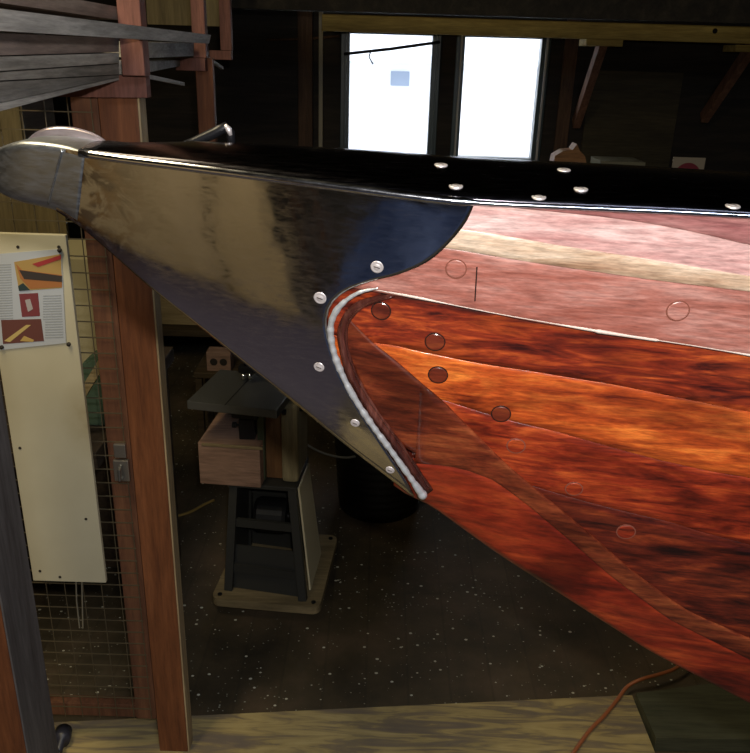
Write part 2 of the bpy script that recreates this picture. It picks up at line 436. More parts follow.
# bedding compound ridge inside the bead
bp = [(432, 490), (416, 466), (396, 437), (375, 408), (358, 378), (348, 350), (347, 328), (356, 312), (372, 302), (392, 297)]
pts = [hit(q.x, q.y, .004) for q in cr([(a, b, 0) for a, b in bp], 90)]
bm = NB(); tube(bm, pts, [.0016 + .0003 * math.sin(i * .7) for i in range(90)], 8); obj('bedding_ridge', bm, M_epoxy, boat, True)
bm = NB()
q1 = cr([(a, b, 0) for a, b in [(425, 495), (408, 470), (388, 440), (366, 410), (349, 380), (340, 350), (338, 328), (348, 308), (366, 298), (400, 292)]], 60)
q2 = cr([(a, b, 0) for a, b in bp], 60)
vs = [[bm.verts.new(hit(a.x, a.y, .0030)), bm.verts.new(hit(b.x, b.y, .0022)), ] for a, b in zip(q1, q2)]
for A, B in zip(vs, vs[1:]): bm.faces.new((A[0], A[1], B[1], B[0]))
bmesh.ops.recalc_face_normals(bm, faces=bm.faces)
bmesh.ops.solidify(bm, geom=bm.faces[:], thickness=.002)
obj('bedding_fillet', bm, M_epoxy, boat, True)
# screws of the plate: countersunk heads with a slot
def screw(p, N, r, parent):
    bm = NB(); lathe(bm, p, N, [(-.004, r), (.0001, r), (.0006, r * .92), (.0005, r * .72), (.0003, r * .66), (.0010, r * .5), (.0012, .0002)], 20)
    t = N.cross(Vector((.3, .2, 1))).normalized()
    s = obj('screw', bm, M_screw, parent, True)
    bm = NB(); bar(bm, p + N * .0010 - t * r * .45, p + N * .0010 + t * r * .45, .0009, .0006, N); obj('slot', bm, MAH['plug_ring'], parent)
    return s
for px, py, r in ((377, 267, .0066), (320, 298, .0068), (319, 367, .0060), (355, 423, .0054), (390, 470, .0054)):
    p = hit(px, py, .0095); screw(p, nrm(p.x, p.z), r, plate)

# deck: crowned dark metal sheet with screw heads
bm = NB(); cols = []; NXd, NYd = 120, 16
XD0 = atY(84, 149, Y0 - .03).x
def deckz(x, t): return zs(x) + .003 + (.24 - .12 * min(max((x - .05) / .35, 0), 1)) * bw(x) * (1 - t * t) * (1.0 if x > -.2 else max(.2, 1 - (-.2 - x) * 6))
for i in range(NXd + 1):
    x = XD0 + (1.7 - XD0) * i / NXd; w = bw(x) + .0095
    cols.append([bm.verts.new(Vector((x, Y0 + t * w, deckz(x, t)))) for t in [-1 + 2 * j / NYd for j in range(NYd + 1)]])
for A, B in zip(cols, cols[1:]):
    for k in range(NYd): bm.faces.new((A[k], B[k], B[k + 1], A[k + 1]))
bmesh.ops.recalc_face_normals(bm, faces=bm.faces)
bmesh.ops.solidify(bm, geom=bm.faces[:], thickness=.004)
deck = obj('deck_plate', bm, M_deck, boat, True); deck['label'] = 'dark glossy metal deck cover'
for px, py in ((441, 164), (456, 185), (564, 169), (581, 188), (539, 196), (733, 205)):
    d = ray(px, py); Y = .60
    while Y < 1.2:
        p = CAM + d * (Y / d.y); t = (p.y - Y0) / (bw(p.x) + .0095)
        if abs(t) <= 1 and p.z <= deckz(p.x, t) + .001: break
        Y += .0008
    screw(p - Vector((0, 0, .0008)), Vector((0, -.1, 1)).normalized(), .0068, deck)
# bright rolled rims along the sheer, near and far
for sgn in (-1, 1):
    bm = NB(); pts = []; rr = []
    for i in range(160):
        x = XD0 + (1.7 - XD0) * i / 159; w = bw(x) + .0095
        pts.append((x, Y0 + sgn * w, zs(x) - .0005)); rr.append(.0042 if x < hit(475, 201).x else .0024)
    tube(bm, pts, rr, 12); obj('deck_rim', bm, M_rim, boat, True)
# fairlead on the deck, far side
bm = NB(); c = atY(226, 134, Y0 + .055)
tube(bm, [c + Vector((-.055, 0, -.016)), c + Vector((-.035, 0, -.009)), c + Vector((-.012, 0, .001)), c + Vector((0, 0, .007)), c + Vector((.005, 0, .002)), c + Vector((.006, 0, -.016))], [.004, .005, .006, .006, .005, .004], 12)
fl = obj('fairlead', bm, plain('black_casting', (.015, .015, .018), .35, .4), boat, True)
bm = NB(); tube(bm, [c + Vector((0, -.004, .010)), c + Vector((.004, -.004, .005)), c + Vector((.006, -.004, -.001))], [.002, .0035, .002], 10); obj('fairlead_tip', bm, M_screw, fl, True, label='silver tip')

# nose casting: flat-cheeked, thin, rounded at its tip
top = cr([(a, b, 0) for a, b in [(-24, 168), (-16, 154), (0, 146.5), (20, 141), (45, 141.5), (70, 145), (90, 150.5)]], 40)
bot = cr([(a, b, 0) for a, b in [(-24, 172), (-12, 188), (4, 197), (22, 203), (40, 207), (58, 212), (78, 225)]], 40)
bm = NB(); rings = []
for i in range(40):
    a = atY(top[i].x, top[i].y, Y0 - .03); b = atY(bot[i].x, bot[i].y, Y0 - .018)
    u = i / 39; c = (a + b) / 2; w = .0105 + (bw(c.x) + .0122 - .0105) * math.sin(min(u * 1.7, 1) * PI / 2); wb_ = min(w * .56, EH + .0124); hv = (a - b) / 2; hx_ = c.x
    ring = []
    for k in range(40):
        an = 2 * PI * k / 40; cs, sn = math.cos(an), math.sin(an); ey = .55 if sn < 0 else .55 - .42 * u
        sx = math.copysign(abs(cs) ** .16, cs); sy = math.copysign(abs(sn) ** ey, sn)
        hgt = (sy + 1) / 2
        wk = wb_ + (w - wb_) * hgt ** .82
        ring.append(bm.verts.new(Vector((c.x, Y0, c.z)) + Vector((hv.x, 0, hv.z)) * sy + Vector((0, -1, 0)) * wk * sx))
    rings.append(ring)
for A, B in zip(rings, rings[1:]):
    for k in range(40): bm.faces.new((A[k], A[(k + 1) % 40], B[(k + 1) % 40], B[k]))
bm.faces.new(rings[0]); bm.faces.new(list(reversed(rings[-1])))
bmesh.ops.recalc_face_normals(bm, faces=bm.faces)
nose = obj('nose_casting', bm, M_nose, boat, True); nose['label'] = 'dull grey cast nose fitting'
# seam ridge where the casting meets the plate
pts = [hit(q.x, q.y, .0110) for q in cr([(62, 150, 0), (58, 165, 0), (53, 185, 0), (48, 204, 0)], 20)]
bm = NB(); tube(bm, pts, .0012, 6); obj('weld_seam', bm, M_nose, nose, True)
# far cheek: a rounded flange rising behind the nose
bm = NB(); Yc = Y0 + .030
out = [(26, 140), (34, 133), (45, 128), (58, 126.5), (72, 127.5), (86, 131), (98, 136), (106, 142)]
poly = [atY(q.x, q.y, Yc) for q in cr([(a, b, 0) for a, b in out], 24)]
poly += [atY(106, 152, Yc), atY(26, 150, Yc)]
prism(bm, poly, (0, .006, 0)); bmesh.ops.bevel(bm, geom=[e for e in bm.edges if abs(e.verts[0].co.y - e.verts[1].co.y) < 1e-5], offset=.002, segments=3, affect='EDGES')
ck = obj('cheek_flange', bm, steel('pinkish_cheek', (.80, .68, .70), .35, .3), nose, False)

# cradle that carries the boat, beyond the right edge of the picture
cradle = thing('boat_cradle', 'timber sawhorse cradle under the keel, beyond the right edge', 'cradle', (1.3, Y0, 0))
M_pine = wood('pine_cradle', (.20, .12, .05), (.34, .22, .10), (.45, .30, .15), 'x', 1)
zc = zk(1.36) - .004
obj('crossbar', bx(1.25, 1.35, Y0 - .45, Y0 + .45, zc - .09, zc - .001, .004), M_pine, cradle)
for sx in (-1, 1):
    for sy in (-1, 1):
        bm = NB(); bar(bm, (1.3 + .04 * sx, Y0 + .38 * sy, zc - .06), (1.3 + .22 * sx, Y0 + .45 * sy, 0.012), .04, .08); obj('leg', bm, M_pine, cradle)

# ------------------------------------------------------------------ THE ROOM
XL, XR, YB, YF, ZC = -2.4, 3.2, -2.2, 5.3, 3.1
# floor
m, nt, b = newmat('stained_workshop_floor')
v = tex(nt, (1, 1, 1))
base = ramp(nt, noise(nt, v, 2.2, 6, .65), [(.3, (.026, .021, .012)), (.5, (.072, .054, .029)), (.72, (.15, .10, .060))])
pl = nt.nodes.new('ShaderNodeTexBrick'); pl.inputs['Scale'].default_value = 1; pl.inputs['Brick Width'].default_value = 2.4; pl.inputs['Row Height'].default_value = .13
pl.inputs['Mortar Size'].default_value = .004; pl.inputs['Color1'].default_value = (1, 1, 1, 1); pl.inputs['Color2'].default_value = (.85, .82, .8, 1); pl.inputs['Mortar'].default_value = (.75, .75, .75, 1)
nt.links.new(tex(nt, (1, 1, 1), (0, 0, PI / 2)), pl.inputs['Vector'])
base = mixc(nt, 1.0, base, pl.outputs['Color'], 'MULTIPLY')
def specks(base, scale, thr, col, loc):
    vo = nt.nodes.new('ShaderNodeTexVoronoi'); vo.inputs['Scale'].default_value = scale; vo.inputs['Randomness'].default_value = 1
    nt.links.new(tex(nt, (1, 1.3, 1), (0, 0, loc), (loc, loc, 0)), vo.inputs['Vector'])
    sp = nt.nodes.new('ShaderNodeSeparateColor'); nt.links.new(vo.outputs['Color'], sp.inputs[0])
    g = nt.nodes.new('ShaderNodeMath'); g.operation = 'MULTIPLY_ADD'; nt.links.new(sp.outputs[0], g.inputs[0]); g.inputs[1].default_value = thr; g.inputs[2].default_value = -thr * .62
    l = nt.nodes.new('ShaderNodeMath'); l.operation = 'LESS_THAN'; nt.links.new(vo.outputs['Distance'], l.inputs[0]); nt.links.new(g.outputs[0], l.inputs[1])
    return mixc(nt, l.outputs[0], base, col)
base = specks(base, 38, .58, (.60, .58, .46), 1.3)
base = specks(base, 70, .55, (.35, .34, .26), 6.3)
base = specks(base, 22, .34, (.60, .62, .54), 4.1)
base = specks(base, 55, .40, (.16, .13, .07), 2.2)
nt.links.new(base, b.inputs['Base Color']); b.inputs['Roughness'].default_value = .6
M_floor = m
struct('floor', bx(XL, XR, YB, YF + .0, -.06, 0), M_floor)
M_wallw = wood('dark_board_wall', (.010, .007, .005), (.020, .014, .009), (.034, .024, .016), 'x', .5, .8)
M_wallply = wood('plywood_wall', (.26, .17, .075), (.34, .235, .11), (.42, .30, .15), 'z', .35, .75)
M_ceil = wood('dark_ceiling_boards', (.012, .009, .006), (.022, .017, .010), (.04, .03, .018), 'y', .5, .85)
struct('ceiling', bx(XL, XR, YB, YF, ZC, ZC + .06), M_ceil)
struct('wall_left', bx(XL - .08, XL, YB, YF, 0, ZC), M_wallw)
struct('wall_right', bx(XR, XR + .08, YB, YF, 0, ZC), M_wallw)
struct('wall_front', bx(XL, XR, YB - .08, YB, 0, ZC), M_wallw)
# back wall with two openings
W1a, W1b = atY(349, 95, YF).x, atY(430, 95, YF).x
W2a, W2b = atY(462, 98, YF).x, atY(537, 98, YF).x
WZ0, WZ1 = atY(440, 156, YF).z, atY(440, 36, YF).z
fr = .055
bm = NB(); t0, t1 = YF, YF + .14
bx(XL, W1a - fr, t0, t1, 0, ZC, bm=bm); bx(W2b + fr, XR, t0, t1, 0, ZC, bm=bm)
bx(W1a - fr, W2b + fr, t0, t1, 0, WZ0 - fr, bm=bm); bx(W1a - fr, W2b + fr, t0, t1, WZ1 + fr, ZC, bm=bm)
bx(W1b + fr, W2a - fr, t0, t1, WZ0 - fr, WZ1 + fr, bm=bm)
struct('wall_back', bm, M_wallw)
M_sash = plain('dark_green_window_paint', (.035, .055, .055), .35)
M_glass, nt, b = newmat('window_glass')
b.inputs['Transmission Weight'].default_value = 1; b.inputs['Roughness'].default_value = 0; b.inputs['IOR'].default_value = 1.02
M_trimw = plain('pale_window_bead', (.38, .36, .33), .5)
for k, (xa, xb) in enumerate(((W1a, W1b), (W2a, W2b))):
    w = tag(bpy.data.objects.new('window_%d' % (k + 1), None), kind='structure'); COL.objects.link(w); w.location = ((xa + xb) / 2, YF, WZ0)
    bm = NB(); y0, y1 = YF + .01, YF + .09
    bx(xa - fr, xa, y0, y1, WZ0 - fr, WZ1 + fr, .004, bm); bx(xb, xb + fr, y0, y1, WZ0 - fr, WZ1 + fr, .004, bm)
    bx(xa, xb, y0, y1, WZ0 - fr, WZ0, .004, bm); bx(xa, xb, y0, y1, WZ1, WZ1 + fr, .004, bm)
    obj('window_frame', bm, M_sash, w)
    bm = NB()
    bx(xa - .03, xa - .018, YF - .012, YF + .012, WZ0 - fr, WZ1 + fr, .002, bm); bx(xb + .026, xb + .038, YF - .012, YF + .012, WZ0 - fr, WZ1 + fr, .002, bm)
    obj('window_bead', bm, M_sash if k == 0 else M_trimw, w)
    obj('window_pane', bx(xa, xb, YF + .045, YF + .049, WZ0, WZ1), M_glass, w)
    obj('window_sill', bx(xa - fr, xb + fr, YF - .05, YF + .01, WZ0 - fr - .03, WZ0 - fr, .004), M_sash, w)
# casing boards and studs
M_stud = wood('raw_brown_stud', (.05, .025, .012), (.09, .045, .022), (.13, .07, .035), 'z', 1, .75)
M_pale = plain('pale_highlight', (.30, .26, .18), .6)  # pale strip colour stands in for a highlight on the trim
def vert_board(px0, px1, Y, name, mat, z0=0, z1=ZC, th=.03):
    a, c = atY(px0, 95, Y).x, atY(px1, 95, Y).x
    return struct(name, bx(a, c, Y - th, Y - .0005, z0, z1, .002), mat)
vert_board(299, 313, YF, 'trim_1', M_stud, .9, 2.4, .05)
vert_board(319, 323, YF, 'trim_2', M_pale, .9, ZC, .03)
vert_board(559, 572, YF, 'trim_3', M_stud, .9, 2.6, .02)
# stand-off panel of paler board on the back wall right of the windows
M_tanw = wood('dull_tan_board', (.035, .026, .012), (.05, .038, .017), (.07, .052, .024), 'x', .5, .8)
p0, p1 = atY(590, 70, YF), atY(668, 165, YF)
o = obj('wall_board', bx(p0.x, p1.x, YF - .02, YF - .0005, .96, p0.z), M_tanw); tag(o, 'dull tan board fixed low on the dark back wall right of the windows', 'board')

# outside: pale house across the street
M_out = plain('pale_siding', (.84, .86, .9), .8); M_outw = plain('outside_dark_window', (.26, .32, .42), .5)
house = thing('neighbour_house', 'pale house seen through the left window', 'building', (-.3, 12.5, -1))
hx0, hx1 = atY(348, 60, 12.5).x - 1.2, atY(440, 60, 12.5).x + .5
obj('wall', bx(hx0 - 4, hx1 + 4, 12.5, 14.5, -1, atY(400, 62, 12.5).z), M_out, house)
bm = NB(); zr = atY(400, 62, 12.5).z
prism(bm, [(hx0 - 4.2, 12.2, zr), (hx0 - 4.2, 13.5, zr + .4), (hx0 - 4.2, 14.8, zr)], (hx1 - hx0 + 8.4, 0, 0)); obj('roof', bm, plain('pale_roof', (.8, .84, .9), .8), house)
a, c = atY(391, 71, 12.5), atY(409, 86, 12.5)
obj('window', bx(a.x, c.x, 12.47, 12.5, c.z, a.z), M_outw, house)
struct('ground_outside', bx(-14, 14, YF + .2, 20, -1.2, -1), plain('pale_ground', (.6, .6, .6), .9))

# ------------------------------------------------------------------ high shelf on the right with braces
M_shelf = wood('yellowed_pine_shelf', (.28, .19, .045), (.42, .30, .08), (.55, .41, .12), 'x', .6, .7)
YS = 4.75
a, c = atY(322, 20, YS), atY(760, 30, YS)
shelf = thing('wall_shelf', 'long yellowed timber shelf running above the windows on diagonal braces', 'shelf', ((a.x + c.x) / 2, YS, a.z))
zt, zb = atY(590, 22, YS).z, atY(590, 39, YS).z
obj('front_board', bx(a.x, c.x + .7, YS, YS + .04, zb, zt, .003), M_shelf, shelf)
obj('shelf_top', bx(a.x, c.x + .7, YS + .04, YF - .001, zt - .03, zt - .002, .002), M_shelf, shelf)
M_brace = wood('reddish_brace', (.12, .055, .03), (.20, .095, .055), (.28, .14, .08), 'z', 1, .7)
for (tx, ty, qx, qy) in ((603, 42, 576, 124), (751, 48, 704, 118)):
    A = atY(tx, ty, YS + .06); Bq = atY(qx, qy, YF - .03)
    bm = NB(); bar(bm, A, Bq, .045, .07, (0, 1, 0), .002); obj('brace', bm, M_brace, shelf)
    bm = NB(); box(bm, A + Vector((0, .05, -.004)), (.20, .18, .035), None, .002); obj('cleat', bm, M_shelf, shelf)
bm = NB(); lathe(bm, atY(715, 31, YS), (0, -1, 0), [(-.01, .014), (.001, .014), (.0015, .001)], 16); obj('knot_hole', bm, plain('black_hole', (.004, .003, .003), .9), shelf)
# upper dark beam behind
bm = NB(); a = atY(225, 8, 4.0); bx(-1.0, 3.15, 4.0, 4.09, a.z, a.z + .14, .003, bm)
o = obj('trim_4', bm, M_ceil); o['kind'] = 'structure'
# things lying on the shelf brackets near the left window
M_dark = plain('blackened_wood', (.012, .009, .008), .7)
bm = NB(); tube(bm, [atY(266, 40, 5.29), atY(305, 39, 5.29), atY(340, 36, 5.29)], .008, 8)
pole = tag(obj('wooden_pole', bm, M_stud, None, True), 'thin brown pole fixed level on the back wall, left of the windows', 'pole')
bm = NB(); tube(bm, [atY(344, 54, 5.27), atY(390, 49, 5.27), atY(440, 42, 5.27)], .009, 8)
tube(bm, [atY(371, 50, 5.26), atY(369, 57, 5.26), atY(373, 64, 5.26)], .005, 6)
tag(obj('hanging_rod', bm, M_dark, None, True), 'dark rod with a hook crossing the top of the left window', 'rod')

# ------------------------------------------------------------------ bench under the windows
M_bench = wood('grimy_bench_wood', (.035, .022, .010), (.065, .042, .018), (.10, .065, .03), 'x', .6, .7)
bench = thing('workbench', 'long grimy wooden workbench under the windows along the back wall', 'workbench', (.2, 4.8, 0))
BZ = 1.0
obj('benchtop', bx(-1.45, 2.9, 4.45, 5.24, BZ - .06, BZ, .004), M_bench, bench)
obj('lower_shelf', bx(-1.40, 2.85, 4.50, 5.2, .22, .26, .003), M_bench, bench)
for x in (-1.38, -.1, 1.3, 2.8):
    for y in (4.52, 5.15): obj('leg', bx(x - .045, x + .045, y - .045, y + .045, .001, BZ - .061, .004), M_bench, bench)
M_tanp = wood('tan_plywood_offcut', (.28, .20, .09), (.38, .28, .13), (.46, .35, .18), 'x', .6, .7)
a = atY(150, 288, 4.62); c = atY(200, 303, 4.62)
tag(obj('plywood_offcut', bx(a.x - .1, c.x, 4.6, 4.62, .261, a.z, .002), M_tanp), 'tan plywood offcut standing on the bench lower shelf beside the post', 'board')
# things on the bench top seen over the boat
zb = BZ + .001
bm = NB(); pl_ = [atY(*q, 4.7) for q in ((553, 165), (555, 156), (563, 151), (573, 150), (577, 144), (580, 151), (585, 156), (587, 166))]
prism(bm, [(pl_[0].x, 4.7, zb)] + pl_ + [(pl_[-1].x, 4.7, zb)], (0, .12, 0))
tag(obj('wood_block', bm, wood('orange_block', (.25, .11, .035), (.34, .16, .055), (.42, .21, .08), 'x', 1)), 'orange-brown shaped wooden block standing on the bench right of the windows', 'block')
a, c = atY(599, 160, 4.75), atY(643, 162, 4.75)
tag(obj('cardboard_box', bx(a.x, c.x, 4.7, 4.95, zb, a.z, .003), plain('grey_card', (.20, .18, .11), .8)), 'low dull beige box on the bench between the wooden block and the red sign', 'box')
a, c = atY(674, 157, 4.7), atY(703, 175, 4.7)
sg = thing('standing_sign', 'small cream sign with a dark red disc standing on the bench', 'sign', ((a.x + c.x) / 2, 4.7, zb))
obj('sign_board', bx(a.x, c.x, 4.7, 4.715, zb, a.z, .002), plain('cream_sign', (.40, .33, .24), .7), sg)
bm = NB(); cc = Vector(((a.x + c.x) / 2, 4.6995, a.z - .105)); lathe(bm, cc, (0, -1, 0), [(0, .076), (.0015, .076), (.0016, .001)], 32)
obj('red_disc', bm, plain('dark_red_ink', (.22, .02, .035), .6), sg)
a = atY(748, 184, 4.5)
bm = NB(); lathe(bm, (a.x + .05, 4.6, zb), (0, 0, 1), [(0, .075), (a.z - zb - .06, .075), (a.z - zb - .02, .03), (a.z - zb + .03, .028), (a.z - zb + .03, .001)], 20)
tag(obj('green_bottle', bm, plain('green_plastic', (.01, .09, .035), .3), None, True), 'dark green bottle on the bench at the right edge', 'bottle')

# ------------------------------------------------------------------ lumber rack on the left
M_red = wood('brick_red_rack_wood', (.12, .045, .032), (.18, .07, .05), (.24, .10, .072), 'z', .8, .7)
M_post = wood('orange_brown_post', (.12, .038, .014), (.19, .063, .021), (.26, .092, .034), 'z', .8, .65)
M_litedge = wood('pale_lit_edge', (.32, .22, .12), (.42, .31, .17), (.5, .38, .22), 'z', 1, .7)  # side edge of the post, its lit tone put into the colour
YP = 1.64
ZPL = .0265
xr = atY(188, 752, YP).x; xl_ = atY(160, 752, YP).x
ztop = atY(120, 97, YP).z
rack = thing('rack_post', 'orange-brown timber post with red lumber bracket on top, at the cage', 'post', ((xr + xl_) / 2, YP, 0))
obj('post', bx(xl_, xr, YP, YP + .045, ZPL, ztop, .002), M_post, rack)
obj('lit_edge_strip', bx(xr + .0003, xr + .004, YP + .001, YP + .044, ZPL, ztop), M_litedge, rack, label='side edge coloured paler as lit')
a, c = atY(60, 97, YP - .02), atY(147, 76, YP - .02)
aa = atY(79, 97, YP - .02)
bm = NB(); prism(bm, [(aa.x, YP - .03, aa.z), (c.x, YP - .03, aa.z + .003), (c.x, YP - .03, c.z), (atY(118, 76, YP - .03).x, YP - .03, c.z), (atY(28, 98, YP-.03).x, YP-.03, aa.z)], (0, .029, 0))
obj('bracket', bm, M_red, rack)
a, c = atY(124, 76, YP - .06), atY(146.5, 76, YP - .06)
obj('upright', bx(a.x, c.x, YP - .07, YP - .031, c.z, ZC - .001, .002), M_red, rack)
def rackset(px0, px1, Y, arm, low, label):
    a, c = atY(px0, 40, Y), atY(px1, 40, Y)
    t = thing('rack_post', label, 'post', ((a.x + c.x) / 2, Y, 0))
    ar0, ar1 = atY(arm[0], arm[2], Y), atY(arm[1], arm[3], Y)
    obj('upright', bx(a.x, c.x, Y - .04, Y - .001, ar0.z, ZC - .001, .002), M_red, t)
    obj('bracket', bx(ar0.x, ar1.x, Y - .04, Y, ar1.z, ar0.z - .001, .002), M_red, t)
    if low is None: return
    l0, l1 = atY(low[0], 100, Y), atY(low[1], 100, Y)
    obj('post', bx(l0.x, l1.x, Y, Y + .03, 1.3, ar0.z, .002), M_post, t)
rackset(195, 208, 2.75, (178, 208, 57, 71), (197, 214), 'second red lumber rack post, behind the bow')
rackset(222, 233, 3.6, (211, 233, 50, 60), None, 'farthest red rack post, beside the dark back wall')
# tan back board behind the rack
M_tan2 = wood('yellow_tan_panel', (.12, .09, .042), (.17, .13, .06), (.22, .17, .08), 'z', .5, .8)
a, c = atY(150, 60, 3.7), atY(226, 60, 3.7)
tag(obj('plywood_sheet', bx(a.x, c.x, 3.7, 3.715, 1.9, ZC - .001, .001), M_tan2), 'yellow-tan plywood sheet standing behind the lumber rack', 'board')
# lumber: boards running away from the camera, traced at both ends
M_lum = [wood('weathered_board_%s' % k, tuple(q * s for q in (.22, .205, .19)), tuple(q * s for q in (.36, .335, .31)), tuple(q * s for q in (.54, .51, .48)), 'y', 1.2, .75, loc=(i, i, i)) for i, (k, s) in enumerate((('pale', 1.15), ('grey', .85), ('rough', 1.0), ('dull', .7)))]
M_lum.append(wood('brown_board', (.14, .10, .09), (.22, .165, .145), (.32, .25, .22), 'y', .9, .75))
def lumber(l0, l1, r0, r1, Yn, Yf, th, mat, label, name='lumber_board'):
    """near end pixels l0 (top), l1 (bottom) at depth Yn; far end r0, r1 at depth Yf; board lies th deep away to the left"""
    A0, A1, B0, B1 = atY(*l0, Yn), atY(*l1, Yn), atY(*r0, Yf), atY(*r1, Yf)
    bm = NB(); d = Vector((-th, 0, 0))
    vs = [bm.verts.new(p) for p in (A0, A1, B1, B0, A0 + d, A1 + d, B1 + d, B0 + d)]
    for f in ((0, 1, 2, 3), (7, 6, 5, 4), (0, 4, 5, 1), (3, 2, 6, 7), (0, 3, 7, 4), (1, 5, 6, 2)): bm.faces.new([vs[i] for i in f])
    bmesh.ops.recalc_face_normals(bm, faces=bm.faces)
    return tag(obj(name, bm, mat), label, 'board', 'boards stacked on the lumber rack')
def XN(px, py, x): return atX(px, py, x).y
xb = atY(122, 60, YP - .04).x - .004
lumber((-60, 1), (-60, 27), (211, 35), (209, 43.5), XN(-60, 14, -.425), XN(211, 39, -.425), .018, M_lum[0], 'long pale board on the aisle side of the rack pile, reaching farthest right')
for (a0, a1), (b0, b1), mt, th, lb in (
    ((-26, -6), (7, 20), M_lum[4], .14, 'dark brown board standing above the long pale board'),
    ((31, 57), (38, 52), M_lum[4], .16, 'wide brown board just under the long pale board'),
    ((59, 75), (53, 63), M_lum[2], .16, 'rough mottled grey board midway down the rack pile'),
    ((77, 83.5), (64, 74.5), M_lum[1], .15, 'thin flat grey board under the rough mottled board'),
    ((85.5, 115), (75.2, 77), M_lum[3], .15, 'dull tapering board second from the bottom of the pile'),
    ((117, 127), (77.6, 80), M_lum[0], .05, 'narrow lath slanting down at the bottom of the pile')):
    lumber((-60, a0), (-60, a1), (119, b0), (119, b1), XN(-60, a0, xb), YP - .04, th, mt, lb)
lumber((147, 42), (147, 58), (194, 43), (194, 56), 1.80, 2.68, .10, M_lum[2], 'speckled grey board end between first and second rack posts')
lumber((136, 61), (136, 74.8), (180, 60), (180, 66), 1.63, 2.70, .06, M_lum[1], 'short grey board below the speckled board end')
bm = NB(); bar(bm, atY(140, 75, 1.65), atY(183, 84, 2.0), .008, .008); tag(obj('lath', bm, M_lum[0]), 'thin pale lath poking out right of the first rack post', 'lath')
bm = NB(); bar(bm, atY(204, 56, 2.765), atY(222, 68, 3.0), .010, .010); tag(obj('lath', bm, M_lum[0]), 'short pale lath poking out beside the second rack post', 'lath')
# dark backing of the rack on the left
M_bk = wood('dark_rack_back', (.03, .02, .012), (.05, .033, .02), (.08, .055, .03), 'y', .6, .8)
tag(obj('backing_panel', bx(-1.55, -1.53, 1.85, 3.9, .001, 2.7), M_bk), 'dark board panel behind the wire cage on the left', 'panel')

# ------------------------------------------------------------------ wire cage door
M_wire = plain('rusty_wire', (.16, .13, .08), .5, .6)
M_stile = wood('dark_red_stile', (.09, .035, .016), (.14, .055, .026), (.19, .08, .036), 'z', .8, .7)
YM = 1.655
cage = thing('cage_door', 'wire mesh cage door framed in dark red timber, left of the post', 'gate', (-.9, YM, 0))
s0, s1 = xl_ - .058, xl_ - .004
zm = 1.80; zq0, zq1 = atY(100, 716, YM).z, atY(100, 704, YM).z
obj('stile', bx(s0, s1, YM - .005, YM + .03, zq0, zm, .002), M_stile, cage)
mx0 = -1.42
obj('stile', bx(mx0 - .06, mx0, YM - .005, YM + .03, zq0, zm, .002), M_stile, cage)
obj('bottom_rail', bx(mx0, s0, YM, YM + .03, zq0, zq1, .002), M_stile, cage)
obj('top_rail', bx(mx0, s0, YM, YM + .03, zm - .05, zm, .002), M_stile, cage)
bm = NB(); x = s1 - .012
while x > mx0:
    bar(bm, (x, YM - .010, zq0 + .005), (x, YM - .010, zm - .02), 0.0018, .0018, (0, 1, 0)); x -= .046
z = zq1
while z < zm - .02:
    bar(bm, (mx0, YM - .0125, z), (s1 - .008, YM - .0125, z), .0022, .0022); z += .036
obj('wire_mesh', bm, M_wire, cage)
p = atY(122, 470, YM - .02)
bm = NB(); box(bm, p, (.036, .012, .055), None, .003); box(bm, p + Vector((0, .001, .05)), (.028, .010, .035), None, .003)
lt = obj('latch', bm, plain('galvanised', (.42, .40, .36), .35, .9), cage)
bm = NB(); tube(bm, [p + Vector((0, -.006, .015)), p + Vector((0, -.02, .01)), p + Vector((0, -.022, -.015)), p + Vector((0, -.008, -.02))], .004, 8); obj('latch_knob', bm, plain('galvanised_dark', (.3, .3, .28), .35, .9), lt)
# near post at the far left
a, c = atX(58, 752, -.70), atX(27, 752, -.70)
np_ = thing('doorway_post', 'nearest weathered post at the left edge, orange front and grey side', 'post', (-.76, 1.27, 0))
M_greyside = wood('greyed_side_face', (.085, .075, .075), (.13, .12, .12), (.18, .165, .165), 'z', .8, .6)
obj('post', bx(-.80, -.702, c.y, a.y, ZPL, 1.46, .003), M_post, np_)
obj('side_board', bx(-.7015, -.698, c.y + .001, a.y - .001, ZPL, 1.46), M_greyside, np_, label='weathered grey side face')
# bolt end on the floor by the post
p = atZ(62, 738, .052)
bm = NB(); lathe(bm, p, (.2, -1, .1), [(-.03, .022), (.0, .024), (.012, .022), (.014, .010), (.05, .010), (.052, .001)], 20)
tag(obj('caster_wheel', bm, plain('dull_blue_black', (.03, .03, .045), .4), None, True), 'small dark round caster lying at the foot of the wire mesh', 'caster')

# white board hanging on the mesh
YW = 1.604
xb0, xb1 = atY(34, 586, YW).x, atY(106, 583, YW).x
zb0, zb1 = atY(106, 583, YW).z, atY(65, 235, YW).z
M_cream, nt, b = newmat('cream_painted_board')
c1 = ramp(nt, noise(nt, tex(nt, (1, 1, 1)), 3, 4), [(.3, (.47, .42, .28)), (.7, (.56, .51, .36))])
gx = nt.nodes.new('ShaderNodeTexGradient'); gx.gradient_type = 'SPHERICAL'
tcx = tex(nt, (14, 14, 9), (0, 0, 0), (-1.35, 0, -3.9)); nt.links.new(tcx, gx.inputs['Vector'])
st = mixc(nt, 1.0, gx.outputs['Fac'], noise(nt, tex(nt, (1, 1, 1)), 25, 4), 'MULTIPLY')
c1 = mixc(nt, st, c1, (.25, .17, .05))
nt.links.new(c1, b.inputs['Base Color']); b.inputs['Roughness'].default_value = .6
wb = thing('white_board', 'tall cream painted board hanging on the wire mesh', 'board', ((xb0 + xb1) / 2, YW, zb0))
obj('panel', bx(xb0, xb1, YW, YW + .012, zb0, zb1, .002), M_cream, wb)
M_hole = plain('screw_hole_black', (.02, .015, .01), .7)
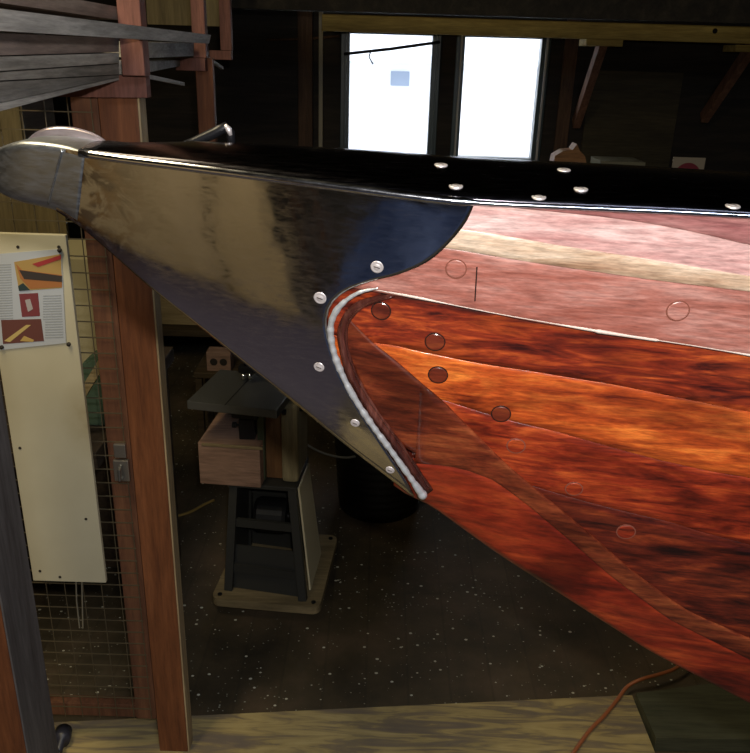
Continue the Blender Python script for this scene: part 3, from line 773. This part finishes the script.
for px, py in ((18, 247), (59, 247), (20, 448), (40, 571), (60, 577), (86, 519)):
    bm = NB(); lathe(bm, atY(px, py, YW), (0, -1, 0), [(-.002, .0035), (.001, .0035), (.0012, .0005)], 10); obj('nail_head', bm, M_hole, wb)
bm = NB()
for dx in (-.006, .008): tube(bm, [atY(78, 560, YW + .02) + Vector((dx, .0, 0)), atY(79, 600, YW + .02) + Vector((dx, 0, 0)), atY(81, 628, YW + .02) + Vector((dx * .6, 0, 0))], .0018, 6)
obj('hanging_wire', bm, plain('bright_wire', (.4, .4, .36), .35, .8), wb)

# magazine page pinned to it: corner pixels, built as a thin sheet with pictures
YG = YW - .0022
page = thing('magazine_page', 'pinned magazine article with boat photographs, on the cream board', 'poster', (xb0 + .05, YG, atY(60, 343, YG).z))
C_TL, C_TR, C_BL, C_BR = (-28, 256), (61, 249), (-18, 352), (66, 343)
def pg(u, v, off=0):
    """u right, v down, 0..1 on the page"""
    a = Vector(C_TL).lerp(Vector(C_TR), u); c = Vector(C_BL).lerp(Vector(C_BR), u); q = a.lerp(c, v)
    return atY(q.x, q.y, YG - off)
def inv(px, py):
    u, v = .5, .5
    for _ in range(40):
        q = Vector(C_TL).lerp(Vector(C_TR), u).lerp(Vector(C_BL).lerp(Vector(C_BR), u), v)
        u += (px - q.x) / 88; v += (py - q.y) / 94
    return u, v
def pgpoly(bm, pts, off, th=.0004):
    prism(bm, [pg(*inv(*p), off) for p in pts], (0, th, 0)); return bm
obj('sheet', pgpoly(NB(), [C_TL, C_TR, C_BR, C_BL], .0, .0012), plain('page_paper', (.46, .48, .50), .6), page)
obj('boat_photograph', pgpoly(NB(), [(14, 262), (61, 254), (62, 288), (19, 291)], .0006), plain('photo_tan', (.42, .27, .09), .45), page)
obj('boat_picture_hull', pgpoly(NB(), [(16, 264), (22, 270), (62, 275), (62, 287), (30, 289), (20, 278)], .0011), plain('photo_orange', (.38, .15, .05), .45), page)
obj('boat_picture_waterline', pgpoly(NB(), [(19, 270), (62, 276), (62, 282), (24, 279)], .0016), plain('photo_dark', (.05, .04, .035), .45), page)
obj('boat_picture_rail', pgpoly(NB(), [(32, 264), (61, 255), (61, 259), (38, 267)], .0016), plain('photo_red', (.35, .04, .04), .45), page)
obj('boat_picture_shadow', pgpoly(NB(), [(18, 286), (23, 283), (30, 290), (19, 291)], .0016), plain('photo_teal', (.03, .05, .05), .45), page)
obj('workshop_photograph', pgpoly(NB(), [(19, 294), (38, 293), (40, 316), (22, 317)], .0006), plain('photo_maroon', (.20, .045, .05), .45), page)
obj('workshop_picture_part', pgpoly(NB(), [(25, 300), (30, 299), (33, 309), (28, 312)], .0011), plain('photo_grey', (.40, .36, .34), .45), page)
obj('timber_photograph', pgpoly(NB(), [(1, 320), (41, 319), (44, 341), (3, 344)], .0006), plain('photo_brown', (.14, .05, .04), .45), page)
obj('timber_picture_plank', pgpoly(NB(), [(4, 341), (26, 325), (31, 325), (10, 342)], .0011), plain('photo_yellow', (.55, .40, .14), .45), page)
obj('timber_picture_offcut', pgpoly(NB(), [(20, 341), (24, 336), (34, 340), (33, 342)], .0011), plain('photo_yellow_b', (.50, .33, .10), .45), page)
M_ink = plain('grey_print', (.32, .335, .34), .6)
bm = NB()
for k in range(22):
    y = 264 + k * 2.55
    if 40 < y - 220: pgpoly(bm, [(-24 + k * .25, y + 1.5), (11 + k * .1, y), (11 + k * .1, y + 1), (-24 + k * .25, y + 2.5)], .0005)
obj('printed_text', bm, M_ink, page); bm = NB()
for k in range(17):
    y = 295 + k * 2.6; x0 = 43 + (2 if k > 9 else 0)
    pgpoly(bm, [(x0, y + .5), (61 + k * .15, y), (61 + k * .15, y + 1), (x0, y + 1.5)], .0005)
obj('printed_text', bm, M_ink, page)
for px, py in ((60, 250), (2, 347), (70 - 1, 344)):
    bm = NB(); lathe(bm, atY(px, py, YG), (0, -1, 0), [(0, .0045), (.004, .0045), (.006, .001)], 12); obj('push_pin', bm, M_hole, page)

# stuff stored behind the wire
a, c = atY(74, 258, 2.2), atY(101, 340, 2.2)
tag(obj('cream_carton', bx(a.x - .1, c.x, 2.2, 2.45, .85, a.z, .004), plain('cream_card', (.38, .33, .19), .8)), 'cream carton behind the wire mesh, right of the cream board', 'box')
tag(obj('storage_shelf', bx(-1.5, -.70, 1.80, 2.6, .80, .849, .002), M_bk), 'dark shelf behind the wire mesh carrying the cream carton', 'shelf')
tag(obj('shelf_support', bx(-1.5, -.72, 2.5, 2.58, .001, .799, .002), M_bk), 'dark board holding up the shelf behind the wire mesh', 'board')
bm = NB(); cpt = atY(92, 372, 1.95)
prism(bm, [cpt + Vector(q) for q in ((-.05, 0, .8505 - cpt.z), (.055, 0, .8505 - cpt.z), (.06, 0, -.02), (.03, 0, .05), (-.02, 0, .03), (-.05, 0, -.03))], (0, .08, 0)); bmesh.ops.bevel(bm, geom=bm.edges[:], offset=.008, segments=2, affect='EDGES')
tag(obj('green_bag', bm, plain('dull_green_cloth', (.06, .10, .06), .8)), 'dull green bag behind the wire mesh above the latch', 'bag')
bm = NB(); A, Bq = atY(84, 392, 1.88), atY(106, 356, 1.88); A = A + (A - Bq) * ((A.z - .862) / (Bq.z - A.z)); bar(bm, A, Bq, .02, .02); tag(obj('wood_stick', bm, M_tanp), 'tan wooden stick leaning behind the wire mesh by the green bag', 'stick')
bm = NB(); bx(-1.52, atY(66, 225, 2.65).x, 2.65, 2.67, .002, atY(30, 190, 2.65).z, .002, bm); bx(-1.52, atY(24, 150, 2.65).x, 2.65, 2.67, atY(30, 190, 2.65).z, atY(24, 100, 2.65).z, .002, bm)
tag(obj('tan_panel', bm, M_tan2), 'yellowish panel behind the mesh beneath the boat nose', 'board')

# ------------------------------------------------------------------ bench saw on its stand
M_castg = plain('grey_cast_iron', (.13, .13, .12), .36, .5)
M_dk = plain('black_iron', (.018, .018, .018), .45, .5)
M_cr = wood('cream_housing', (.26, .21, .11), (.34, .28, .15), (.40, .33, .19), 'z', .5, .6)
M_pk = wood('pinkish_box_wood', (.22, .13, .09), (.30, .18, .125), (.38, .24, .17), 'x', .6, .7)
M_pan = plain('cream_side_panel', (.68, .60, .38), .6)
M_bp = wood('ochre_base_board', (.17, .125, .06), (.24, .18, .09), (.30, .23, .12), 'x', .6, .65)
M_frame = plain('dark_grey_stand', (.045, .045, .04), .5, .3)
def gz(px, py, z): return atZ(px, py, z)
# base board: four traced corners at z = .075
ZB = .075
c0, c1, c2, c3 = gz(211, 596, ZB), gz(316, 610, ZB), gz(341, 534, ZB), gz(243, 530, ZB)
cen = (c0 + c1 + c2 + c3) / 4
ux = ((c1 - c0) + (c2 - c3)).normalized(); uy = Vector((-ux.y, ux.x, 0))
WX = (((c1 - c0) + (c2 - c3)) / 2).length; WY = abs(((c3 - c0) + (c2 - c1)).dot(uy)) / 2
RS = Matrix((ux, uy, Vector((0, 0, 1)))).transposed()
print('SAW', cen, ux, WX, WY)
saw = thing('band_saw', 'small old bandsaw with grey table on a tapered stand and ochre base board', 'machine', (cen.x, cen.y, 0))
def L(x, y, z): return Vector((cen.x, cen.y, 0)) + ux * x + uy * y + Vector((0, 0, z))
def sbox(name, x0, x1, y0, y1, z0, z1, mat, parent=saw, bev=.003):
    bm = NB(); box(bm, L((x0 + x1) / 2, (y0 + y1) / 2, (z0 + z1) / 2), (x1 - x0, y1 - y0, z1 - z0), RS, bev); return obj(name, bm, mat, parent)
hx, hy = WX / 2, WY / 2
# rounded base board
bm = NB(); poly = []
for sx, sy, a0 in ((1, 1, 0), (-1, 1, 90), (-1, -1, 180), (1, -1, 270)):
    for k in range(6):
        an = math.radians(a0 + 18 * k); poly.append(L(sx * (hx - .03) + .03 * math.cos(an), sy * (hy - .03) + .03 * math.sin(an), ZB - .03))
prism(bm, poly, (0, 0, .03)); base = obj('base_board', bm, M_bp, saw)
for sx in (-1, 1):
    for sy in (-1, 1):
        bm = NB(); lathe(bm, L(sx * (hx - .025), sy * (hy - .025), ZB), (0, 0, 1), [(-.01, .008), (.004, .008), (.005, .001)], 10); obj('bolt', bm, M_dk, base)
        bm = NB(); lathe(bm, L(sx * (hx - .06), sy * (hy - .06), .0225) - ux * .01, ux, [(0, .005), (0, .021), (.02, .021), (.02, .005)], 14); obj('caster', bm, M_dk, saw)
# tapered stand
zt = .462
bx0, by0, tx0, ty0 = .13, .13, .10, .10
corn = {}
for sx, pb, xt in ((-1, (229, 589), -.458), (1, (303, 600), -.262)):
    fb = gz(pb[0], pb[1], ZB); ft = Vector((xt, 2.325 - .09 * (xt + .36), zt))
    for sy in (-1, 1):
        A, Bp = Vector((fb.x, fb.y, ZB + .001)) + uy * (.27 if sy > 0 else 0), ft + uy * (.20 if sy > 0 else 0)
        corn[sx, sy] = (A, Bp)
        bm = NB(); bar(bm, A, Bp, .028, .028, uy, .002); obj('leg', bm, M_frame, saw)
sc = (corn[-1, -1][1] + corn[1, -1][1] + corn[-1, 1][1] + corn[1, 1][1]) / 4
def wbox(name, x0, x1, y0, y1, z0, z1, mat, parent=saw, bev=.003):
    """box given in world x/y, turned with the machine about its own centre"""
    bm = NB(); box(bm, Vector(((x0 + x1) / 2, (y0 + y1) / 2, (z0 + z1) / 2)), (x1 - x0, y1 - y0, z1 - z0), RS, bev); return obj(name, bm, mat, parent)
wbox('stand_top', sc.x - .115, sc.x + .115, sc.y - .115, sc.y + .115, zt, zt + .016, M_frame)
for z in (.16, .33):
    f = (z - ZB) / (zt - ZB)
    for sy in (-1, 1):
        bm = NB(); bar(bm, corn[-1, sy][0].lerp(corn[-1, sy][1], f), corn[1, sy][0].lerp(corn[1, sy][1], f), .012, .03); obj('cross_rail', bm, M_frame, saw)
def quadslab(name, P, vec, mat):
    bm = NB(); prism(bm, P, vec); return obj(name, bm, mat, saw)
o_ = ux * .016
quadslab('side_panel', [corn[1, -1][0] + o_ + Vector((0, 0, .02)) + uy * .03, corn[1, 1][0] + o_ + Vector((0, 0, .02)) - uy * .02, corn[1, 1][1] + o_ - uy * .01, corn[1, -1][1] + o_ + uy * .01], ux * .006, M_pan)
quadslab('back_panel', [corn[-1, 1][0] + uy * .016, corn[1, 1][0] + uy * .016, corn[1, 1][1] + uy * .016, corn[-1, 1][1] + uy * .016], uy * .006, M_frame)
lf = .42; _h = lambda sx: corn[sx, -1][0].lerp(corn[sx, -1][1], lf)
quadslab('front_panel', [corn[-1, -1][0] + uy * .012, corn[1, -1][0] + uy * .012, _h(1) + uy * .012, _h(-1) + uy * .012], uy * .005, M_frame)
quadslab('left_panel', [corn[-1, -1][0], corn[-1, 1][0], corn[-1, 1][1], corn[-1, -1][1]], ux * .005, M_frame)
# motor seen between the legs
bm = NB(); lathe(bm, Vector((sc.x - .05, sc.y, .30)), ux, [(0, .02), (.0, .055), (.012, .062), (.10, .062), (.112, .055), (.112, .012), (.15, .012), (.15, .001)], 24); obj('motor', bm, M_dk, saw)
# box at the left, wooden
ZS0 = zt + .017
wbox('wooden_box', -.555, -.352, 2.30, 2.54, ZS0, ZS0 + .150, M_pk)
wbox('box_trim', -.553, -.352, 2.296, 2.300, ZS0 + .140, ZS0 + .151, M_bp)
wbox('housing', -.292, -.235, 2.33, 2.52, ZS0, ZS0 + .285, M_cr, bev=.015)
wbox('housing_door', -.350, -.295, 2.36, 2.46, ZS0, ZS0 + .25, wood('brown_inner', (.14, .065, .025), (.20, .095, .035), (.26, .13, .05), 'z', .6))
wbox('column', -.375, -.352, 2.34, 2.40, ZS0, ZS0 + .30, plain('dull_green_iron', (.07, .09, .05), .5, .3), bev=.004)
tb = gz(235, 392, .80)
ZT = .80
t0, t1, t2, t3 = gz(190, 401, ZT), gz(279, 411, ZT), gz(300, 377, ZT), gz(217, 369, ZT)
tc_ = (t0 + t1 + t2 + t3) / 4
tx_ = ((t1 - t0) + (t2 - t3)).normalized(); ty_ = Vector((-tx_.y, tx_.x, 0)); TW = (((t1 - t0) + (t2 - t3)) / 2).length; TD = ((t3 - t0) + (t2 - t1)).dot(ty_) / 2
print('TABLE', tc_, tx_, TW, TD, 'saw', cen)
RT = Matrix((tx_, ty_, Vector((0, 0, 1)))).transposed()
bm = NB(); box(bm, tc_ - Vector((0, 0, .014)), (TW, TD, .028), RT, .003); tbl = obj('saw_table', bm, M_castg, saw)
bm = NB(); box(bm, tc_ + Vector((0, 0, .0005)) - tx_ * .02, (.002, TD, .002), RT); obj('blade_slot', bm, M_dk, tbl)
obj('trunnion', box(NB(), tc_ - Vector((0, 0, .06)) , (.09, .07, .07), RT, .01), M_dk, saw)
bm = NB(); cc = tc_ - Vector((0, 0, .10)); bar(bm, cc, Vector((cc.x, cc.y, ZS0 + .152)), .05, .05); obj('table_support', bm, M_dk, saw)
g = gz(247, 380, ZT + .01); g = Vector((g.x, g.y, ZT))
bm = NB(); tube(bm, [g + Vector((0, 0, .045)), g + Vector((0, 0, .30))], .009, 12); obj('guide_post', bm, M_dk, saw, True)
bm = NB(); box(bm, g + Vector((0, 0, .050)), (.05, .03, .024), RS, .004); box(bm, g + Vector((.03, -.005, .066)), (.02, .02, .03), RS, .003); obj('blade_guide', bm, M_dk, saw)
bm = NB(); tube(bm, [g + Vector((-.010, -.01, .036)), g + Vector((-.010, -.01, .016))], .007, 10); tube(bm, [g + Vector((.012, -.01, .038)), g + Vector((.012, -.01, .018))], .007, 10); obj('guide_bearing', bm, plain('bright_steel', (.8, .8, .78), .2, 1), saw, True)
# upper arm of the saw, hidden by the boat but real
ua = Vector((tc_.x, tc_.y, 0)) + tx_ * (TW / 2 + .03) + ty_ * .05
bm = NB(); bar(bm, ua + Vector((0, 0, ZS0 + .25)), ua + Vector((0, 0, ZT + .15)), .05, .06); bar(bm, ua + Vector((0, 0, ZT + .15)), g + Vector((0, 0, .30)), .04, .04); obj('upper_arm', bm, M_dk, saw)
bm = NB(); p = gz(284, 412, .74); tube(bm, [p - ux * .05, p], .004, 8); lathe(bm, p, ux, [(-.006, .003), (-.006, .009), (.006, .009), (.008, .001)], 14); obj('tilt_knob', bm, M_dk, saw)
bm = NB(); p = cc + Vector((-.025, -.02, -.02)); lathe(bm, p, -ux, [(-.01, .004), (.01, .004), (.01, .010), (.022, .010), (.024, .001)], 12); obj('clamp_knob', bm, M_dk, saw)

# loose things around the saw
p = gz(219, 425, 0)
a = atZ(207, 405, 0)
YK = 3.55
q0, q1 = atY(206, 352, YK), atY(231, 372, YK)
st2 = thing('stool', 'dark low stool behind the saw table', 'stool', ((q0.x + q1.x) / 2, YK + .1, 0))
obj('seat', bx(q0.x - .06, q1.x + .10, YK - .02, YK + .24, q1.z - .03, q1.z, .004), M_bench, st2)
for sx in (q0.x - .04, q1.x + .08):
    for sy in (YK, YK + .2): obj('leg', bx(sx - .015, sx + .015, sy - .015, sy + .015, .001, q1.z - .031), M_bench, st2)
bk = thing('drilled_block', 'small pinkish block with two dark holes on the low stool behind the saw', 'block', ((q0.x + q1.x) / 2, YK, q1.z + .001))
obj('block', bx(q0.x, q1.x, YK, YK + .08, q1.z + .001, q0.z, .003), M_pk, bk)
for fx in (.3, .7):
    bm = NB(); lathe(bm, Vector((q0.x + (q1.x - q0.x) * fx, YK, (q0.z + q1.z) / 2)), (0, -1, 0), [(-.01, .018), (.001, .018), (.0012, .001)], 16); obj('hole', bm, M_hole, bk)
# dark ribbed bin behind the saw
q = gz(378, 530, 0); bc = Vector((q.x, q.y + .22, 0))
bn = thing('waste_bin', 'dark ribbed round bin behind the bandsaw, under the boat', 'bin', bc)
bm = NB(); prof = [(.001, .17)]
for k in range(12): z = .03 + k * .035; prof += [(z, .172 + k * .0025), (z + .012, .176 + k * .0025), (z + .022, .172 + k * .0025)]
prof += [(.47, .205), (.48, .205), (.48, .195), (.30, .19), (.05, .16)]
lathe(bm, bc, (0, 0, 1), prof, 40); obj('body', bm, plain('black_bin', (.012, .012, .012), .5), bn, True)
Yh = bc.y - .17
bm = NB(); tube(bm, cr([atY(300, 440, Yh), atY(318, 451, Yh), atY(338, 457, Yh), atY(352, 457, Yh), atY(362, 452, bc.y - .12), bc + Vector((-.10, -.15, .43))], 30), .005, 8); obj('cable_arc', bm, plain('grey_cable', (.20, .19, .16), .4), bn, True, label='thin grey wire handle')  # arc of cable, joined to the bin as one of its parts
# cable on the floor left of the saw, from the machine to the post
pts = cr([atZ(170, 518, .008), atZ(190, 512, .008), atZ(203, 505, .008), atZ(214, 500, .008)], 20)
bm = NB(); tube(bm, pts, .006, 8); tag(obj('power_cable', bm, plain('ochre_cable', (.30, .20, .05), .5), None, True), 'ochre power cable on the floor between the post and the bandsaw', 'cable')

# ------------------------------------------------------------------ boards on the floor in the foreground
m, nt, b = newmat('weathered_plywood')
w = noise(nt, tex(nt, (3.2, 26, 1), (0, 0, .05)), 1.0, 5, .6, 1.6)
c = ramp(nt, w, [(.34, (.19, .15, .11)), (.46, (.26, .20, .11)), (.54, (.42, .32, .13)), (.66, (.50, .39, .17))])
c = mixc(nt, .5, c, ramp(nt, noise(nt, tex(nt, (1, 1, 1)), 3, 4), [(.35, (.55, .55, .6)), (.6, (1.1, 1.05, 1))]), 'MULTIPLY')
nt.links.new(c, b.inputs['Base Color']); b.inputs['Roughness'].default_value = .65
M_wp = m
zP = .026
A, Bq = atZ(60, 722, zP), atZ(632, 695, zP); C_ = atZ(658, 760, zP)
ud = (Bq - A).normalized(); vd = (C_ - Bq).normalized()
bm = NB(); A2 = A - ud * .9
prism(bm, [A2, Bq, Bq + vd * .62, A2 + vd * .62 + ud * .1], (0, 0, -.024)); tag(obj('plywood_plank', bm, M_wp), 'weathered yellow plywood plank lying across the floor in the foreground', 'plank')
A, Bq, C_, D_ = atZ(632, 693, .05), atZ(770, 676, .05), atZ(775, 740, .05), atZ(652, 738, .05)
bm = NB(); prism(bm, [A + Vector((.012, 0, 0)), Bq, C_, D_ + Vector((.012, 0, 0))], (0, 0, -.048))
tag(obj('floor_board', bm, wood('dark_greenish_board', (.05, .052, .03), (.085, .085, .05), (.12, .12, .075), 'x', .6)), 'dark greenish board on the floor at the lower right corner', 'plank')
zz = .034
pts = []
for px, py, z in ((560, 772, zP + .007), (574, 752, zP + .007), (590, 730, zP + .007), (604, 716, zP + .007), (617, 700, zP + .007), (628, 686, .034), (642, 679, .058), (660, 674, .058), (676, 668, .058), (690, 655, .058), (705, 640, .03)):
    pts.append(atZ(px, py, z))
bm = NB(); tube(bm, cr(pts, 60), .0058, 8); tag(obj('extension_cord', bm, plain('orange_rubber', (.38, .12, .045), .45), None, True), 'orange extension cord running over the plywood plank under the boat', 'cord')

# ------------------------------------------------------------------ unseen things behind the camera, added to be mirrored in the polished plate
tag(obj('plywood_sheet', bx(-2.38, -1.03, -.62, -.60, .001, 1.5, .002), wood('tan_plywood_face', (.42, .31, .15), (.52, .39, .20), (.60, .46, .26), 'z', .35, .7)), 'tan plywood sheet behind the viewer, mirrored in the left half of the steel plate', 'board')
bm = NB(); tube(bm, cr([(-1.26, -.585, 1.502), (-1.27, -.585, .95), (-1.34, -.585, .68), (-1.42, -.585, .42), (-1.40, -.585, .2), (-1.42, -.57, .012)], 40), .010, 8)
tag(obj('rope', bm, plain('black_cord', (.01, .01, .01), .6), None, True), 'dark rope hanging down the plywood sheet, mirrored as a curved line in the plate', 'rope')
M_tarp = wood('blue_grey_tarpaulin', (.02, .028, .06), (.06, .08, .15), (.16, .20, .32), 'y', .25, .35)
bm = NB(); g_ = []
for i in range(41):
    g_.append([bm.verts.new((-1.0 + 3.2 * i / 40, -2.15 + 1.5 * j / 20, .006 + .012 * (math.sin(i * .9 + j * .35) + 1) * (math.sin(j * .8) + 1.1))) for j in range(21)])
for A_, B_ in zip(g_, g_[1:]):
    for j in range(20): bm.faces.new((A_[j], B_[j], B_[j + 1], A_[j + 1]))
tag(obj('tarpaulin', bm, M_tarp, None, True), 'blue-grey tarpaulin added on the floor behind the viewer, mirrored dark blue in the plate', 'tarpaulin')  # put in to give the plate its dark blue reflection
tag(obj('rubber_mat', bx(-2.35, -.70, -.56, .85, .0005, .008), plain('dark_purple_mat', (.045, .036, .05), .6)), 'dark rubber mat added on the floor left of the viewer, mirrored along the plate lower edge', 'mat')  # put in to darken the reflection low on the plate
for i_, (x_, y_) in enumerate(((-.955, -.66), (-.86, -.70))):
    tag(obj('timber_batten', bx(x_, x_ + .025, y_, y_ + .025, .05, ZC - .001, .001), M_stud), ('thin brown batten behind the viewer, nearer the plywood sheet', 'thin brown batten behind the viewer, farther from the plywood sheet')[i_], 'batten')
bm = NB(); bx(-.66, -.15, .02, .50, .001, .02, .002, bm); tag(obj('plywood_plank', bm, M_wp), 'plywood piece added on the floor under the viewer, mirrored at the plate lower tip', 'plank')  # put in for the tan patch mirrored at the plate tip
# ------------------------------------------------------------------ light
def area(name, loc, size, power, col, target=None, size_y=None):
    l = bpy.data.lights.new(name, 'AREA'); l.energy = power; l.color = col; l.size = size
    if size_y: l.shape = 'RECTANGLE'; l.size_y = size_y
    o = bpy.data.objects.new(name, l); COL.objects.link(o); o.location = loc
    if target is not None: o.rotation_euler = (Vector(target) - Vector(loc)).to_track_quat('-Z', 'Y').to_euler()
    return o
def spot(name, loc, power, col, r=.02):
    l = bpy.data.lights.new(name, 'POINT'); l.energy = power; l.color = col; l.shadow_soft_size = r
    o = bpy.data.objects.new(name, l); COL.objects.link(o); o.location = loc; return o
fl_ = bpy.data.lights.new('camera_flash', 'SPOT'); fl_.energy = 38; fl_.color = (1, .95, .88); fl_.shadow_soft_size = .02; fl_.spot_size = 1.75; fl_.spot_blend = .4
fo = bpy.data.objects.new('camera_flash', fl_); COL.objects.link(fo); fo.location = CAM + Vector((.05, -.02, .10)); fo.rotation_euler = (Fv).to_track_quat('-Z', 'Y').to_euler()
area('ceiling_fill', (-.9, .95, 3.0), .3, 32, (1, .84, .52), (-.7, 1.6, 0), 1.2)  # unseen lamp supplying the dim warm light of the background
sl_ = bpy.data.lights.new('sheet_fill_spot', 'SPOT'); sl_.energy = 150; sl_.color = (1, .95, .88); sl_.shadow_soft_size = .06; sl_.spot_size = 1.25; sl_.spot_blend = .5  # unseen spot added to brighten the mirrored plywood sheet
so_ = bpy.data.objects.new('sheet_fill_spot', sl_); COL.objects.link(so_); so_.location = (-1.2, .75, 2.85); so_.rotation_euler = (Vector((-1.7, -.6, .8)) - so_.location).to_track_quat('-Z', 'Y').to_euler()
area('ceiling_fill', (.6, -1.2, 3.0), .3, 38, (.75, .85, 1), (.8, -.9, 0), 1.2)  # unseen cool lamp added to turn the mirrored floor bluish
# world: bright overcast daylight
W = bpy.data.worlds.new('world'); S.world = W; W.use_nodes = True
bg = W.node_tree.nodes['Background']; bg.inputs[0].default_value = (.86, .92, 1, 1); bg.inputs[1].default_value = 3.6
S.view_settings.view_transform = 'Standard'; S.view_settings.look = 'None'; S.view_settings.gamma = 1
S.view_settings.exposure = 0; S.view_settings.use_curve_mapping = False
